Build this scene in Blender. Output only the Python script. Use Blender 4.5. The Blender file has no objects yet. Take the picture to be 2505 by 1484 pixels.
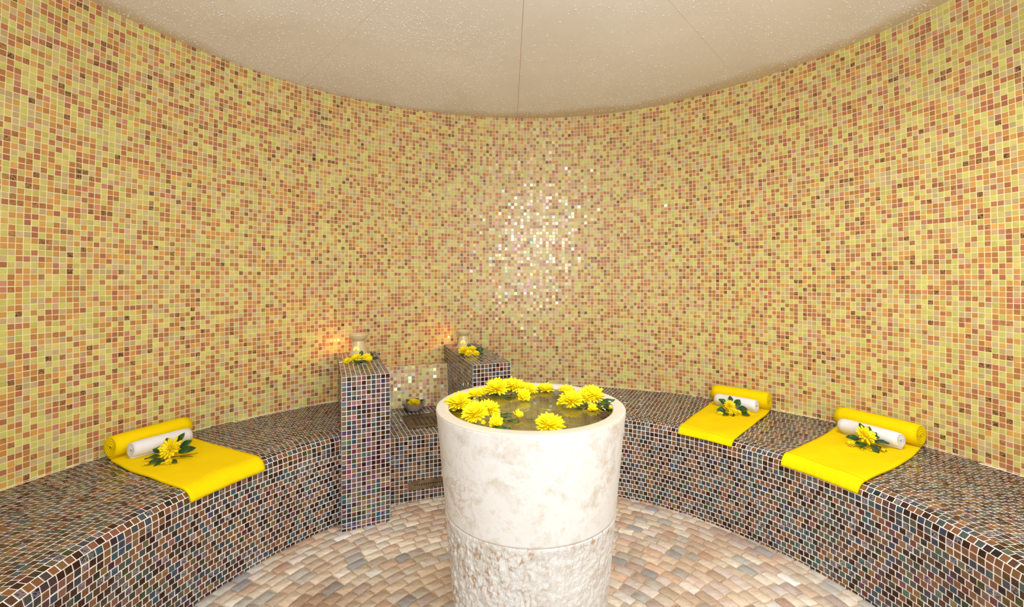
import bpy, bmesh, math, random
import numpy as np
from mathutils import Vector, Matrix, Euler
PI = math.pi
random.seed(7); rng = np.random.default_rng(7)
scn = bpy.context.scene
# ------------------------------------------------------------------ camera, world, light
FPX, HOR, EYE = 1125.0, 680.0, 1.25
cam_d = bpy.data.cameras.new('camera'); cam = bpy.data.objects.new('camera', cam_d)
scn.collection.objects.link(cam); scn.camera = cam
cam.location = (0, 0, EYE); cam.rotation_euler = (PI/2, 0, 0)
cam_d.sensor_width = 36; cam_d.lens = 36*FPX/2505
cam_d.shift_y = -(742-HOR)/2505; cam_d.clip_start = .02
scn.view_settings.view_transform = 'Standard'; scn.view_settings.look = 'None'
scn.view_settings.gamma = 1; scn.view_settings.use_curve_mapping = False
scn.view_settings.exposure = 0.08
w = bpy.data.worlds.new('world'); scn.world = w; w.use_nodes = True
w.node_tree.nodes['Background'].inputs[0].default_value = (1, .985, .97, 1)
w.node_tree.nodes['Background'].inputs[1].default_value = 1.0
def area(name, loc, target, sx, sy, watts, col, spread=180):
    d = bpy.data.lights.new(name, 'AREA'); d.shape = 'RECTANGLE'; d.size = sx; d.size_y = sy
    d.energy = watts; d.color = col; d.spread = math.radians(spread)
    o = bpy.data.objects.new(name, d); scn.collection.objects.link(o); o.location = loc
    o.rotation_euler = (Vector(target)-Vector(loc)).to_track_quat('-Z', 'Y').to_euler(); return o
area('doorway_daylight', (.45, -1.1, 1.18), (.35, 2.2, .9), .85, 1.4, 27, (.90, .95, 1))
area('added_ceiling_fill', (.15, -.35, 1.7), (.2, 1.0, 2.5),   .3, .3, 30, (.95, .97, 1))  # added uplight near the camera, only to brighten the ceiling
area('ceiling_downlight', (.95, 1.0, 2.44), (1.05, 1.3, 0), .16, .16, 24, (.97, .98, 1), 150)
area('ceiling_downlight', (-.45, 1.15, 2.44), (-.5, 1.4, 0), .16, .16, 8, (1, .98, .96), 150)

# ------------------------------------------------------------------ room plan
CX, CY = .06, 1.40
BH = .445
_T = [-60, 13, 20, 40, 60, 77, 100, 115, 125, 135, 150, 170, 240]
_R = [2.06, 2.065, 2.09, 2.10, 2.11, 2.11, 2.07, 2.03, 2.02, 2.005, 2.015, 2.03, 2.03]
_CT = [-60, 19, 30, 48, 65, 90, 119, 140, 163, 240]
_CZ = [2.50, 2.499, 2.483, 2.474, 2.443, 2.440, 2.427, 2.426, 2.444, 2.45]
_g = np.linspace(-70, 250, 641)
def _smooth(T, R, k=31):
    v = np.interp(_g, T, R); vp = np.pad(v, k//2, mode='edge')
    return np.convolve(vp, np.ones(k)/k, 'valid')
_RS = _smooth(_T, _R); _CS = _smooth(_CT, _CZ, 41)
def rwall(th): return np.interp(th, _g, _RS)
def rwz(th, z):
    lean = np.clip((z-1.15)/1.3, 0, None)**1.7*.032
    return rwall(th)*(1-lean)
def czed(th): return np.interp(th, _g, _CS)
def rfront(th): return np.interp(th, [-60, 10, 20, 40, 60, 88, 134, 150, 170, 200, 240], [1.37, 1.37, 1.358, 1.338, 1.345, 1.35, 1.325, 1.315, 1.325, 1.345, 1.345])
def pol(r, th, z):
    a = np.radians(th)
    return np.stack([CX+r*np.cos(a), CY+r*np.sin(a), np.broadcast_to(z, np.shape(r*np.cos(a)))], -1)
def at(u, v, z):      # the point of the level plane z seen at a place of the photograph
    d = FPX*(EYE-z)/(v-HOR); return Vector(((u-1252.5)*d/FPX, d, z))

# ------------------------------------------------------------------ materials
def srgb(r, g, b):
    f = lambda c: (c/255/12.92) if c/255 <= .04045 else ((c/255+.055)/1.055)**2.4
    return (f(r), f(g), f(b), 1)
class NT:
    def __init__(s, name):
        s.m = bpy.data.materials.new(name); s.m.use_nodes = True; s.t = s.m.node_tree
        s.b = s.t.nodes['Principled BSDF']
    def n(s, typ, **kw):
        nd = s.t.nodes.new(typ)
        for k, v in kw.items():
            if k.startswith('i_'):
                k2 = k[2:]; k2 = int(k2) if k2.isdigit() else k2.replace('_', ' ')
                nd.inputs[k2].default_value = v
            else: setattr(nd, k, v)
        return nd
    def l(s, a, b): s.t.links.new(a, b)
    def ramp(s, fac, stops, interp='LINEAR'):
        r = s.n('ShaderNodeValToRGB'); cr = r.color_ramp; cr.interpolation = interp
        while len(cr.elements) < len(stops): cr.elements.new(.5)
        for e, (p, c) in zip(cr.elements, stops): e.position = p; e.color = c
        s.l(fac, r.inputs[0]); return r
    def noise(s, scale, detail=4, rough=.5, dist=0, coord='Object', stretch=None):
        tc = s.n('ShaderNodeTexCoord'); nz = s.n('ShaderNodeTexNoise', i_Scale=scale, i_Detail=detail, i_Roughness=rough, i_Distortion=dist)
        if stretch:
            mp = s.n('ShaderNodeMapping'); mp.inputs['Scale'].default_value = stretch
            s.l(tc.outputs[coord], mp.inputs[0]); s.l(mp.outputs[0], nz.inputs['Vector'])
        else: s.l(tc.outputs[coord], nz.inputs['Vector'])
        return nz
    def bump(s, h, strength=.3, dist=.01, prev=None):
        b = s.n('ShaderNodeBump', i_Strength=strength, i_Distance=dist); s.l(h, b.inputs['Height'])
        if prev: s.l(prev.outputs[0], b.inputs['Normal'])
        s.l(b.outputs[0], s.b.inputs['Normal']); return b
    def mix(s, fac, a, b, blend='MIX'):
        m = s.n('ShaderNodeMix', data_type='RGBA', blend_type=blend)
        for i, x in ((0, fac), (6, a), (7, b)):
            if hasattr(x, 'links') or hasattr(x, 'is_linked'): s.l(x, m.inputs[i])
            else: m.inputs[i].default_value = x
        return m.outputs[2]
    def math(s, op, a, b=None):
        m = s.n('ShaderNodeMath', operation=op)
        for i, x in ((0, a), (1, b)):
            if x is None: continue
            if isinstance(x, (int, float)): m.inputs[i].default_value = x
            else: s.l(x, m.inputs[i])
        return m.outputs[0]
def plain(name, col, rough=.5, metal=0, spec=None, **kw):
    k = NT(name); k.b.inputs['Base Color'].default_value = col; k.b.inputs['Roughness'].default_value = rough
    k.b.inputs['Metallic'].default_value = metal
    for a, v in kw.items(): k.b.inputs[a.replace('_', ' ')].default_value = v
    return k.m
def tile_material(name, palette, marble, film_on, film_ior, rough, glossy_share=1):
    """palette: (share, colour); marble: (first id, last id, vein colour); thin iridescent glaze on part of the tiles"""
    k = NT(name)
    a1 = k.n('ShaderNodeAttribute', attribute_name='tile_id'); a2 = k.n('ShaderNodeAttribute', attribute_name='tile_var')
    tot = sum(p[0] for p in palette); acc = 0; stops = []
    for sh, c in palette: stops.append((acc/tot, c)); acc += sh
    base = k.ramp(a1.outputs['Fac'], stops, 'CONSTANT').outputs[0]
    var = k.n('ShaderNodeMapRange', i_1=0.0, i_2=1.0, i_3=.84, i_4=1.12); k.l(a2.outputs['Fac'], var.inputs[0])
    hs = k.n('ShaderNodeHueSaturation'); k.l(base, hs.inputs['Color']); k.l(var.outputs[0], hs.inputs['Value'])
    vn = k.noise(95, 5, .6, 1.5)
    vr = k.ramp(vn.outputs['Fac'], [(.0, (0, 0, 0, 1)), (.47, (.05, .05, .05, 1)), (.53, (1, 1, 1, 1)), (.58, (.15, .15, .15, 1)), (1, (.5, .5, .5, 1))])
    m0 = k.math('GREATER_THAN', a1.outputs['Fac'], marble[0]/tot); m1 = k.math('LESS_THAN', a1.outputs['Fac'], marble[1]/tot)
    msk = k.math('MULTIPLY', m0, m1); fac = k.math('MULTIPLY', msk, vr.outputs[0])
    col = k.mix(fac, hs.outputs[0], marble[2])
    cl = k.noise(40, 2, .5); cm = k.n('ShaderNodeMapRange', i_1=.3, i_2=.7, i_3=.93, i_4=1.05); k.l(cl.outputs['Fac'], cm.inputs[0])
    h2 = k.n('ShaderNodeHueSaturation'); k.l(col, h2.inputs['Color']); k.l(cm.outputs[0], h2.inputs['Value'])
    k.l(h2.outputs[0], k.b.inputs['Base Color'])
    if glossy_share < 1:      # most tiles are satin, some are polished
        k.l(k.ramp(a2.outputs['Fac'], [(0, (.3, .3, .3, 1)), (.45, (.2, .2, .2, 1)), (1-glossy_share, (rough, rough, rough, 1))], 'CONSTANT').outputs[0], k.b.inputs['Roughness'])
    else: k.b.inputs['Roughness'].default_value = rough
    k.b.inputs['IOR'].default_value = 1.5
    ft = k.n('ShaderNodeMapRange', i_1=1-film_on, i_2=1.0, i_3=210.0, i_4=430.0); ft.clamp = True
    k.l(a2.outputs['Fac'], ft.inputs[0])
    on = k.math('GREATER_THAN', a2.outputs['Fac'], 1-film_on)
    k.l(k.math('MULTIPLY', ft.outputs[0], on), k.b.inputs['Thin Film Thickness'])
    k.b.inputs['Thin Film IOR'].default_value = film_ior
    bn = k.noise(160, 2, .5); k.bump(bn.outputs['Fac'], .03, .002)
    return k.m
WALLT = tile_material('wall_mosaic_glass', [
    (16, srgb(200, 194, 104)), (14, srgb(206, 190, 110)), (17, srgb(196, 172, 124)), (14, srgb(204, 150, 80)),
    (11, srgb(186, 126, 72)), (10, srgb(178, 112, 80)), (2, srgb(196, 134, 106)),
    (5, srgb(150, 96, 56)), (3.5, srgb(84, 52, 34)), (3, srgb(212, 160, 86))],
    (84, 92.5, srgb(200, 146, 90)), .15, 1.75, .08, .13)
BENCHT = tile_material('bench_mosaic_glass', [
    (27, srgb(54, 28, 20)), (25, srgb(120, 80, 54)), (8, srgb(88, 60, 44)), (16, srgb(70, 76, 72)), (9, srgb(56, 66, 84)),
    (7, srgb(74, 52, 56)), (6, srgb(22, 20, 24)), (4, srgb(36, 30, 30))],
    (90, 100, srgb(165, 156, 156)), .38, 1.75, .05)
PILLART = tile_material('pillar_mosaic_sheen', [  # floor reflection painted in: bench palette shifted to blue-purple, with stronger film
    (24, srgb(52, 28, 26)), (24, srgb(124, 90, 78)), (8, srgb(92, 70, 70)), (18, srgb(66, 72, 82)), (10, srgb(54, 60, 88)),
    (8, srgb(74, 54, 76)), (5, srgb(22, 20, 26)), (3, srgb(36, 30, 34))],
    (91, 100, srgb(165, 156, 160)), .75, 2.0, .05)
def grout(name, c):
    k = NT(name); nz = k.noise(30, 4); r = k.ramp(nz.outputs['Fac'], [(.3, tuple(x*.85 for x in c[:3])+(1,)), (.7, c)])
    k.l(r.outputs[0], k.b.inputs['Base Color']); k.b.inputs['Roughness'].default_value = .75
    g2 = k.noise(400, 2); k.bump(g2.outputs['Fac'], .2, .001); return k.m
GROUTW = grout('cream_grout', srgb(236, 226, 176)); GROUTB = grout('pale_grout', srgb(246, 238, 226)); GROUTF = grout('floor_grout', srgb(206, 170, 128))

def stone_floor():
    k = NT('tumbled_stone')
    a1 = k.n('ShaderNodeAttribute', attribute_name='tile_id'); a2 = k.n('ShaderNodeAttribute', attribute_name='tile_var')
    base = k.ramp(a1.outputs['Fac'], [(0, srgb(212, 192, 162)), (.18, srgb(198, 174, 144)), (.34, srgb(218, 202, 176)), (.5, srgb(204, 168, 134)),
        (.6, srgb(192, 168, 152)), (.7, srgb(182, 176, 162)), (.8, srgb(212, 196, 182)), (.88, srgb(164, 162, 160)), (.93, srgb(194, 152, 118)), (.97, srgb(230, 222, 210))], 'CONSTANT').outputs[0]
    v = k.n('ShaderNodeMapRange', i_1=0.0, i_2=1.0, i_3=.88, i_4=1.14); k.l(a2.outputs['Fac'], v.inputs[0])
    nz = k.noise(26, 6, .65, .8, stretch=(1, 2.2, 1)); v2 = k.n('ShaderNodeMapRange', i_1=.3, i_2=.7, i_3=.78, i_4=1.14); k.l(nz.outputs['Fac'], v2.inputs[0])
    hs = k.n('ShaderNodeHueSaturation', i_Saturation=.78); k.l(base, hs.inputs['Color']); k.l(k.math('MULTIPLY', v.outputs[0], v2.outputs[0]), hs.inputs['Value'])
    st = k.noise(2.1, 3); sf = k.ramp(st.outputs['Fac'], [(.45, (0, 0, 0, 1)), (.7, (.5, .5, .5, 1))])
    col = k.mix(sf.outputs[0], hs.outputs[0], srgb(226, 176, 124), 'MULTIPLY')
    k.l(col, k.b.inputs['Base Color']); k.b.inputs['Roughness'].default_value = .36
    b = k.noise(60, 6, .6); k.bump(b.outputs['Fac'], .3, .004); return k.m
STONE = stone_floor()
def basin_stone(name, rough_cut):
    k = NT(name); n1 = k.noise(13, 10, .72, .25)
    c = k.ramp(n1.outputs['Fac'], [(.3, srgb(180, 168, 148)), (.40, srgb(198, 191, 179)), (.5, srgb(213, 210, 204)), (.6, srgb(208, 204, 196)), (.72, srgb(188, 178, 159))])
    n2 = k.noise(12, 7, .7, .6); v = k.ramp(n2.outputs['Fac'], [(.485, (0, 0, 0, 1)), (.505, (.7, .7, .7, 1)), (.525, (0, 0, 0, 1))])
    n3 = k.noise(3, 2); v3 = k.ramp(n3.outputs['Fac'], [(.5, (0, 0, 0, 1)), (.62, (1, 1, 1, 1))])
    fac = k.math('MULTIPLY', v.outputs[0], v3.outputs[0])
    col = k.mix(fac, c.outputs[0], srgb(170, 130, 82))
    k.b.inputs['Roughness'].default_value = .42
    if rough_cut:
        n5 = k.noise(70, 5, .6, .5, stretch=(1, 1, .6)); g = k.ramp(n5.outputs['Fac'], [(.36, (1, 1, 1, 1)), (.48, (0, 0, 0, 1))])
        n6 = k.noise(4, 2); g6 = k.ramp(n6.outputs['Fac'], [(.4, (0, 0, 0, 1)), (.6, (.8, .8, .8, 1))])
        col = k.mix(k.math('MULTIPLY', g.outputs[0], g6.outputs[0]), col, srgb(160, 116, 62))
        b1 = k.bump(n5.outputs['Fac'], .55, .02); n7 = k.noise(90, 4); k.bump(n7.outputs['Fac'], .25, .005, b1)
        k.b.inputs['Roughness'].default_value = .5
    else:
        n4 = k.noise(60, 6, .7); k.bump(n4.outputs['Fac'], .1, .003)
    k.l(col, k.b.inputs['Base Color']); return k.m
WETIN = plain('wet_stained_stone', srgb(208, 196, 160), .3)
BASIN = basin_stone('honed_limestone', False); BASINR = basin_stone('rough_limestone', True)
RIMST = plain('polished_beige_rim', srgb(190, 181, 165), .3)
def terry(name, c):
    k = NT(name); n1 = k.noise(9, 3); r = k.ramp(n1.outputs['Fac'], [(.3, tuple(x*.93 for x in c[:3])+(1,)), (.7, c)])
    k.l(r.outputs[0], k.b.inputs['Base Color']); k.b.inputs['Roughness'].default_value = .95
    k.b.inputs['Specular IOR Level'].default_value = .1
    k.b.inputs['Sheen Weight'].default_value = .25; k.b.inputs['Sheen Tint'].default_value = c
    n2 = k.noise(420, 3, .7); b = k.bump(n2.outputs['Fac'], .5, .003); n3 = k.noise(30, 3); k.bump(n3.outputs['Fac'], .25, .006, b)
    return k.m
YEL = terry('yellow_terry', srgb(252, 218, 6)); WHI = terry('white_terry', srgb(238, 236, 236))
def petal_mat():
    k = NT('yellow_petal'); n1 = k.noise(60, 3); r = k.ramp(n1.outputs['Fac'], [(.3, srgb(252, 216, 6)), (.7, srgb(255, 236, 30))])
    k.l(r.outputs[0], k.b.inputs['Base Color']); k.b.inputs['Roughness'].default_value = .55
    k.b.inputs['Specular IOR Level'].default_value = .25
    k.b.inputs['Subsurface Weight'].default_value = .25; k.b.inputs['Subsurface Radius'].default_value = (.004, .003, .001); k.b.inputs['Subsurface Scale'].default_value = 1
    return k.m
PETAL = petal_mat(); CORE = plain('flower_core', srgb(228, 176, 10), .7)
def leaf_mat():
    k = NT('glossy_leaf'); n1 = k.noise(40, 3); r = k.ramp(n1.outputs['Fac'], [(.3, srgb(18, 50, 24)), (.6, srgb(34, 78, 32)), (.8, srgb(74, 118, 40))])
    k.l(r.outputs[0], k.b.inputs['Base Color']); k.b.inputs['Roughness'].default_value = .28; k.bump(n1.outputs['Fac'], .2, .003); return k.m
LEAF = leaf_mat(); STEM = plain('brown_stem', srgb(70, 60, 26), .6)
CERAM = plain('cream_ceramic', srgb(216, 194, 146), .22, Coat_Weight=.5)
BOWLM = plain('grey_stoneware', srgb(176, 162, 140), .35)
DARKIN = plain('dark_water', srgb(30, 28, 22), .05)
FLAME = plain('candle_flame', (1, .5, .1, 1), .5, Emission_Color=(1, .42, .08, 1), Emission_Strength=14)
GLOW = plain('candlelit_opening', srgb(255, 200, 60), .5, Emission_Color=(1, .55, .08, 1), Emission_Strength=1.3)
WAX = plain('tealight_wax', srgb(240, 225, 190), .5)
def metal_mat():
    k = NT('worn_bronze_plate'); n = k.noise(20, 5); r = k.ramp(n.outputs['Fac'], [(.3, srgb(96, 80, 58)), (.7, srgb(150, 132, 104))])
    k.l(r.outputs[0], k.b.inputs['Base Color']); k.b.inputs['Metallic'].default_value = .75; k.b.inputs['Roughness'].default_value = .42; return k.m
PLATE = metal_mat(); HOLE = plain('dark_slot', srgb(14, 10, 8), .9)
def water_mat(name, col, rough=0.0):
    k = NT(name); k.b.inputs['Base Color'].default_value = col; k.b.inputs['Roughness'].default_value = rough
    k.b.inputs['Transmission Weight'].default_value = 1; k.b.inputs['IOR'].default_value = 1.333; return k
_w = water_mat('basin_water', srgb(226, 222, 178)); _va = _w.n('ShaderNodeVolumeAbsorption'); _va.inputs['Color'].default_value = (.80, .74, .42, 1); _va.inputs['Density'].default_value = .8
_w.l(_va.outputs[0], _w.t.nodes['Material Output'].inputs['Volume']); _n = _w.noise(6, 2); _w.bump(_n.outputs['Fac'], .05, .01); WATER = _w.m
DROP = plain('droplet_water', srgb(226, 221, 212), .02, IOR=1.42)
def ceiling_mat():
    k = NT('plaster_ceiling'); n = k.noise(1.6, 6, .6, .6)
    c = k.ramp(n.outputs['Fac'], [(.25, srgb(222, 218, 210)), (.5, srgb(230, 227, 220)), (.75, srgb(236, 234, 229))])
    tc = k.n('ShaderNodeTexCoord'); sp = k.n('ShaderNodeVectorMath', operation='SUBTRACT'); sp.inputs[1].default_value = (CX, CY, 0)
    k.l(tc.outputs['Object'], sp.inputs[0]); ml = k.n('ShaderNodeVectorMath', operation='MULTIPLY'); ml.inputs[1].default_value = (1, 1, 0)
    k.l(sp.outputs[0], ml.inputs[0]); ln = k.n('ShaderNodeVectorMath', operation='LENGTH'); k.l(ml.outputs[0], ln.inputs[0])
    n2 = k.noise(2.2, 3); rr = k.math('ADD', ln.outputs['Value'], k.math('MULTIPLY', n2.outputs['Fac'], .22))
    st = k.ramp(k.math('MULTIPLY', rr, .4), [(.795, (0, 0, 0, 1)), (.83, (.75, .75, .75, 1))])   # damp yellow stain along the wall
    col = k.mix(st.outputs[0], c.outputs[0], srgb(204, 182, 140))
    k.l(col, k.b.inputs['Base Color']); k.b.inputs['Roughness'].default_value = .45
    b = k.noise(120, 4); k.bump(b.outputs['Fac'], .1, .002); return k.m
CEIL = ceiling_mat(); SEAM = plain('seam_sealant', srgb(190, 158, 112), .7); SEAM2 = plain('painted_seam', srgb(218, 204, 180), .7)

# ------------------------------------------------------------------ helpers
def link(name, me, parent=None):
    o = bpy.data.objects.new(name, me); scn.collection.objects.link(o)
    if parent: o.parent = parent
    return o
def tag(o, label=None, cat=None, group=None, kind=None):
    if label: o['label'] = label
    if cat: o['category'] = cat
    if group: o['group'] = group
    if kind: o['kind'] = kind
    return o
def empty(name, loc, label, cat, group=None, rot=(0, 0, 0)):
    o = bpy.data.objects.new(name, None); scn.collection.objects.link(o); o.location = loc; o.rotation_euler = rot
    o.empty_display_size = .03; return tag(o, label, cat, group)
def mesh(name, V, F, mats, smooth=False, mi=None):
    me = bpy.data.meshes.new(name); me.from_pydata([tuple(map(float, v)) for v in V], [], F)
    for m in mats: me.materials.append(m)
    if mi is not None: me.polygons.foreach_set('material_index', mi)
    if smooth: me.polygons.foreach_set('use_smooth', [True]*len(F))
    b_ = bmesh.new(); b_.from_mesh(me); bmesh.ops.recalc_face_normals(b_, faces=b_.faces); b_.to_mesh(me); b_.free()
    me.update(); return me
class Quads:
    """vertex and quad arrays; collects a grout surface and the bevelled tiles laid on it"""
    def __init__(s): s.V = []; s.F = []; s.M = []; s.A = []; s.B = []; s.n = 0
    def add(s, V, F, m, a=None, b=None):
        s.V.append(V); s.F.append(F+s.n); s.n += len(V); k = len(F)
        s.M.append(np.full(k, m)); s.A.append(np.zeros(k) if a is None else a); s.B.append(np.zeros(k) if b is None else b)
    def grid(s, P, m=0):
        h, w_ = P.shape[:2]; i = np.arange(h*w_).reshape(h, w_)
        F = np.stack([i[:-1, :-1], i[:-1, 1:], i[1:, 1:], i[1:, :-1]], -1).reshape(-1, 4)
        s.add(P.reshape(-1, 3), F, m)
    def tiles(s, Q, height=.0011, bevel=.07, tilt=.00022, m=1, jit=.0):
        """Q (n,4,3): corners on the surface, anticlockwise seen from outside"""
        n = len(Q); N = np.cross(Q[:, 1]-Q[:, 0], Q[:, 3]-Q[:, 0]); N /= np.linalg.norm(N, axis=1)[:, None]+1e-12
        C = Q.mean(1, keepdims=True)
        if jit: Q = Q+rng.normal(0, jit, Q.shape)
        tx = rng.normal(0, tilt, n); ty = rng.normal(0, tilt, n)
        hh = height+np.stack([-tx-ty, tx-ty, tx+ty, ty-tx], 1)
        hh = hh+np.clip(.0007-hh.min(1, keepdims=True), 0, None)
        top = Q+(C-Q)*bevel*1.6+N[:, None]*hh[..., None]
        V = np.concatenate([Q-N[:, None]*.0004, top], 1).reshape(-1, 3); b = (np.arange(n)*8)[:, None]
        fs = [(4, 5, 6, 7), (0, 1, 5, 4), (1, 2, 6, 5), (2, 3, 7, 6), (3, 0, 4, 7)]
        F = np.concatenate([b+np.array(f)[None] for f in fs], 1).reshape(-1, 4)
        a = np.repeat(rng.random(n), 5); v = np.repeat(rng.random(n), 5)
        s.add(V, F, m, a, v)
    def build(s, name, mats, parent=None, smooth=False):
        V = np.concatenate(s.V).astype(np.float32); F = np.concatenate(s.F).astype(np.int32)
        me = bpy.data.meshes.new(name); me.vertices.add(len(V)); me.vertices.foreach_set('co', V.ravel())
        me.loops.add(F.size); me.loops.foreach_set('vertex_index', F.ravel()); me.polygons.add(len(F))
        me.polygons.foreach_set('loop_start', np.arange(0, F.size, 4, dtype=np.int32))
        me.polygons.foreach_set('use_smooth', [smooth]*len(F))
        for m in mats: me.materials.append(m)
        me.polygons.foreach_set('material_index', np.concatenate(s.M).astype(np.int32))
        for nm, d in (('tile_id', s.A), ('tile_var', s.B)):
            at_ = me.attributes.new(nm, 'FLOAT', 'FACE'); at_.data.foreach_set('value', np.concatenate(d).astype(np.float32))
        me.update(calc_edges=True); me.validate(); return link(name, me, parent)
def tube(pts, r, n=6):
    V = []; F = []
    for i, p in enumerate(pts):
        p = Vector(p); a = Vector(pts[max(i-1, 0)]); b = Vector(pts[min(i+1, len(pts)-1)]); d = (b-a).normalized()
        x = d.orthogonal().normalized(); y = d.cross(x); rr = r[i] if hasattr(r, '__len__') else r
        for j in range(n): V.append(p+(x*math.cos(2*PI*j/n)+y*math.sin(2*PI*j/n))*rr)
    for i in range(len(pts)-1):
        for j in range(n): F.append((i*n+j, i*n+(j+1) % n, (i+1)*n+(j+1) % n, (i+1)*n+j))
    F.append(tuple(range(n-1, -1, -1))); F.append(tuple((len(pts)-1)*n+j for j in range(n))); return V, F
def join(parts):
    V = []; F = []
    for v, f in parts:
        k = len(V); V += list(v); F += [tuple(i+k for i in q) for q in f]
    return V, F
def lathe(prof, n=48, skip=None, cx=0, cy=0):
    V = []; F = []
    for (r, z) in prof:
        for j in range(n): a = 2*PI*j/n; V.append((cx+r*math.cos(a), cy+r*math.sin(a), z))
    for i in range(len(prof)-1):
        for j in range(n):
            if skip and skip(i, j): continue
            F.append((i*n+j, i*n+(j+1) % n, (i+1)*n+(j+1) % n, (i+1)*n+j))
    return V, F

# ------------------------------------------------------------------ wall
TP = .024
def wall():
    q = Quads(); th = np.arange(-38, 214.01, 1.0); zs = np.linspace(.0, 2.56, 40)
    T, Z = np.meshgrid(th, zs); q.grid(pol(rwz(T, Z), T, Z)[:, ::-1], 0)
    # equal columns along the arc
    tt = np.linspace(-38, 214, 5000); arc = np.concatenate([[0], np.cumsum(np.linalg.norm(np.diff(pol(rwall(tt), tt, 0), axis=0), axis=1))])
    nc = int(arc[-1]/TP); ce = np.interp(np.arange(nc+1)*TP, arc, tt)
    rows = np.arange(.33, 2.56, TP); g = .0021/2
    C, Rw = np.meshgrid(np.arange(nc), rows); a0 = ce[C]; a1 = ce[C+1]; da = g/TP*(a1-a0); a0 = a0+da; a1 = a1-da
    wob = .0006*np.sin(C*.7)+rng.normal(0, .00025, C.shape)
    z0 = Rw+g+wob; z1 = Rw+TP-g+wob
    keep = z0 < czed(a0)+.012
    a0, a1, z0, z1 = (x[keep] for x in (a0, a1, z0, z1))
    Q = np.stack([pol(rwz(a1, z0), a1, z0), pol(rwz(a0, z0), a0, z0), pol(rwz(a0, z1), a0, z1), pol(rwz(a1, z1), a1, z1)], 1)
    q.tiles(Q, tilt=.00034)
    return tag(q.build('wall_back', [GROUTW, WALLT]), 'curved wall of small yellow, orange and brown glass mosaic tiles', None, kind='structure')
wall()
# ------------------------------------------------------------------ ceiling: low cone of eight panels with radial seams
def zceil(r, th): return czed(th)+.10*(1-np.clip(r/(rwall(th)*.97), 0, 1.1))
def ceiling():
    rs = np.linspace(0, 2.07, 24); th = np.arange(-38, 218.01, 2.0); R_, T = np.meshgrid(rs, th)
    P = pol(R_, T, 0); P[..., 2] = zceil(R_, T)
    q = Quads(); q.grid(P, 0)
    q2 = P.copy(); q2[..., 2] += .05; q.grid(q2[:, ::-1], 0)
    for i, t in enumerate((90.6, 47, 134.5, 2)):
        r = np.linspace(.0, 2.03, 30); d = .0012; n = np.array([-math.sin(math.radians(t)), math.cos(math.radians(t)), 0])
        c = pol(r, np.full_like(r, t), 0); c[:, 2] = zceil(r, np.full_like(r, t))
        row = np.stack([c-n*d, c-n*d*.6-[0, 0, .0012], c+n*d*.6-[0, 0, .0012], c+n*d], 0); q.grid(row, 1 if i == 0 else 2)
    return tag(q.build('ceiling', [CEIL, SEAM, SEAM2], None, True), 'beige plaster ceiling with fine radial seams and water droplets', kind='structure')
ceiling()
def droplets():
    V = []; F = []; n = 20000
    m = 8; used = {}; rings = [(1.0, 0.0), (.86, .38), (.5, .68), (0.0, .8)]
    k = 0; cl = [(rng.uniform(-30, 210), rng.uniform(.3, 2.0)) for _ in range(60)]
    while k < n:
        th = rng.uniform(5, 185); r = 2.0*math.sqrt(rng.random())
        p = CX+r*math.cos(math.radians(th)), CY+r*math.sin(math.radians(th))
        dens = .25+.75*(th > 95)*(1 if r > .9 else .6)+.9*(r > 1.80)*(1-(r > 1.95)*.5)+.2*(th < 45)
        dens *= .55+.45*math.sin(p[0]*5.1+math.sin(p[1]*4)*2)*math.cos(p[1]*4.3+p[0])
        if rng.random() > dens: continue
        ck = (int(p[0]/.011), int(p[1]/.011))
        if used.get(ck, 0) >= 1: continue
        used[ck] = 1
        s = float(np.clip(rng.lognormal(-6.28, .42), .0010, .0048)); z = float(zceil(r, th)); b = len(V)
        e = 1+rng.random()*.3; ph = rng.random()*PI
        for (rr, h) in rings[:-1]:
            for j in range(m):
                a = 2*PI*j/m; x = rr*s*math.cos(a)*e; y = rr*s*math.sin(a)
                V.append((p[0]+x*math.cos(ph)-y*math.sin(ph), p[1]+x*math.sin(ph)+y*math.cos(ph), z+.0002-h*s))
        V.append((p[0], p[1], z-.8*s))
        for i in range(2):
            for j in range(m): F.append((b+i*m+j, b+(i+1)*m+j, b+(i+1)*m+(j+1) % m, b+i*m+(j+1) % m))
        for j in range(m): F.append((b+2*m+j, b+3*m, b+2*m+(j+1) % m))
        F.append(tuple(b+j for j in range(m))); k += 1
    o = link('water_droplets', mesh('water_droplets', V, F, [DROP], True))
    tag(o, 'countless clear condensation droplets clinging to the beige ceiling', 'water droplets', kind='stuff')
droplets()
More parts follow.
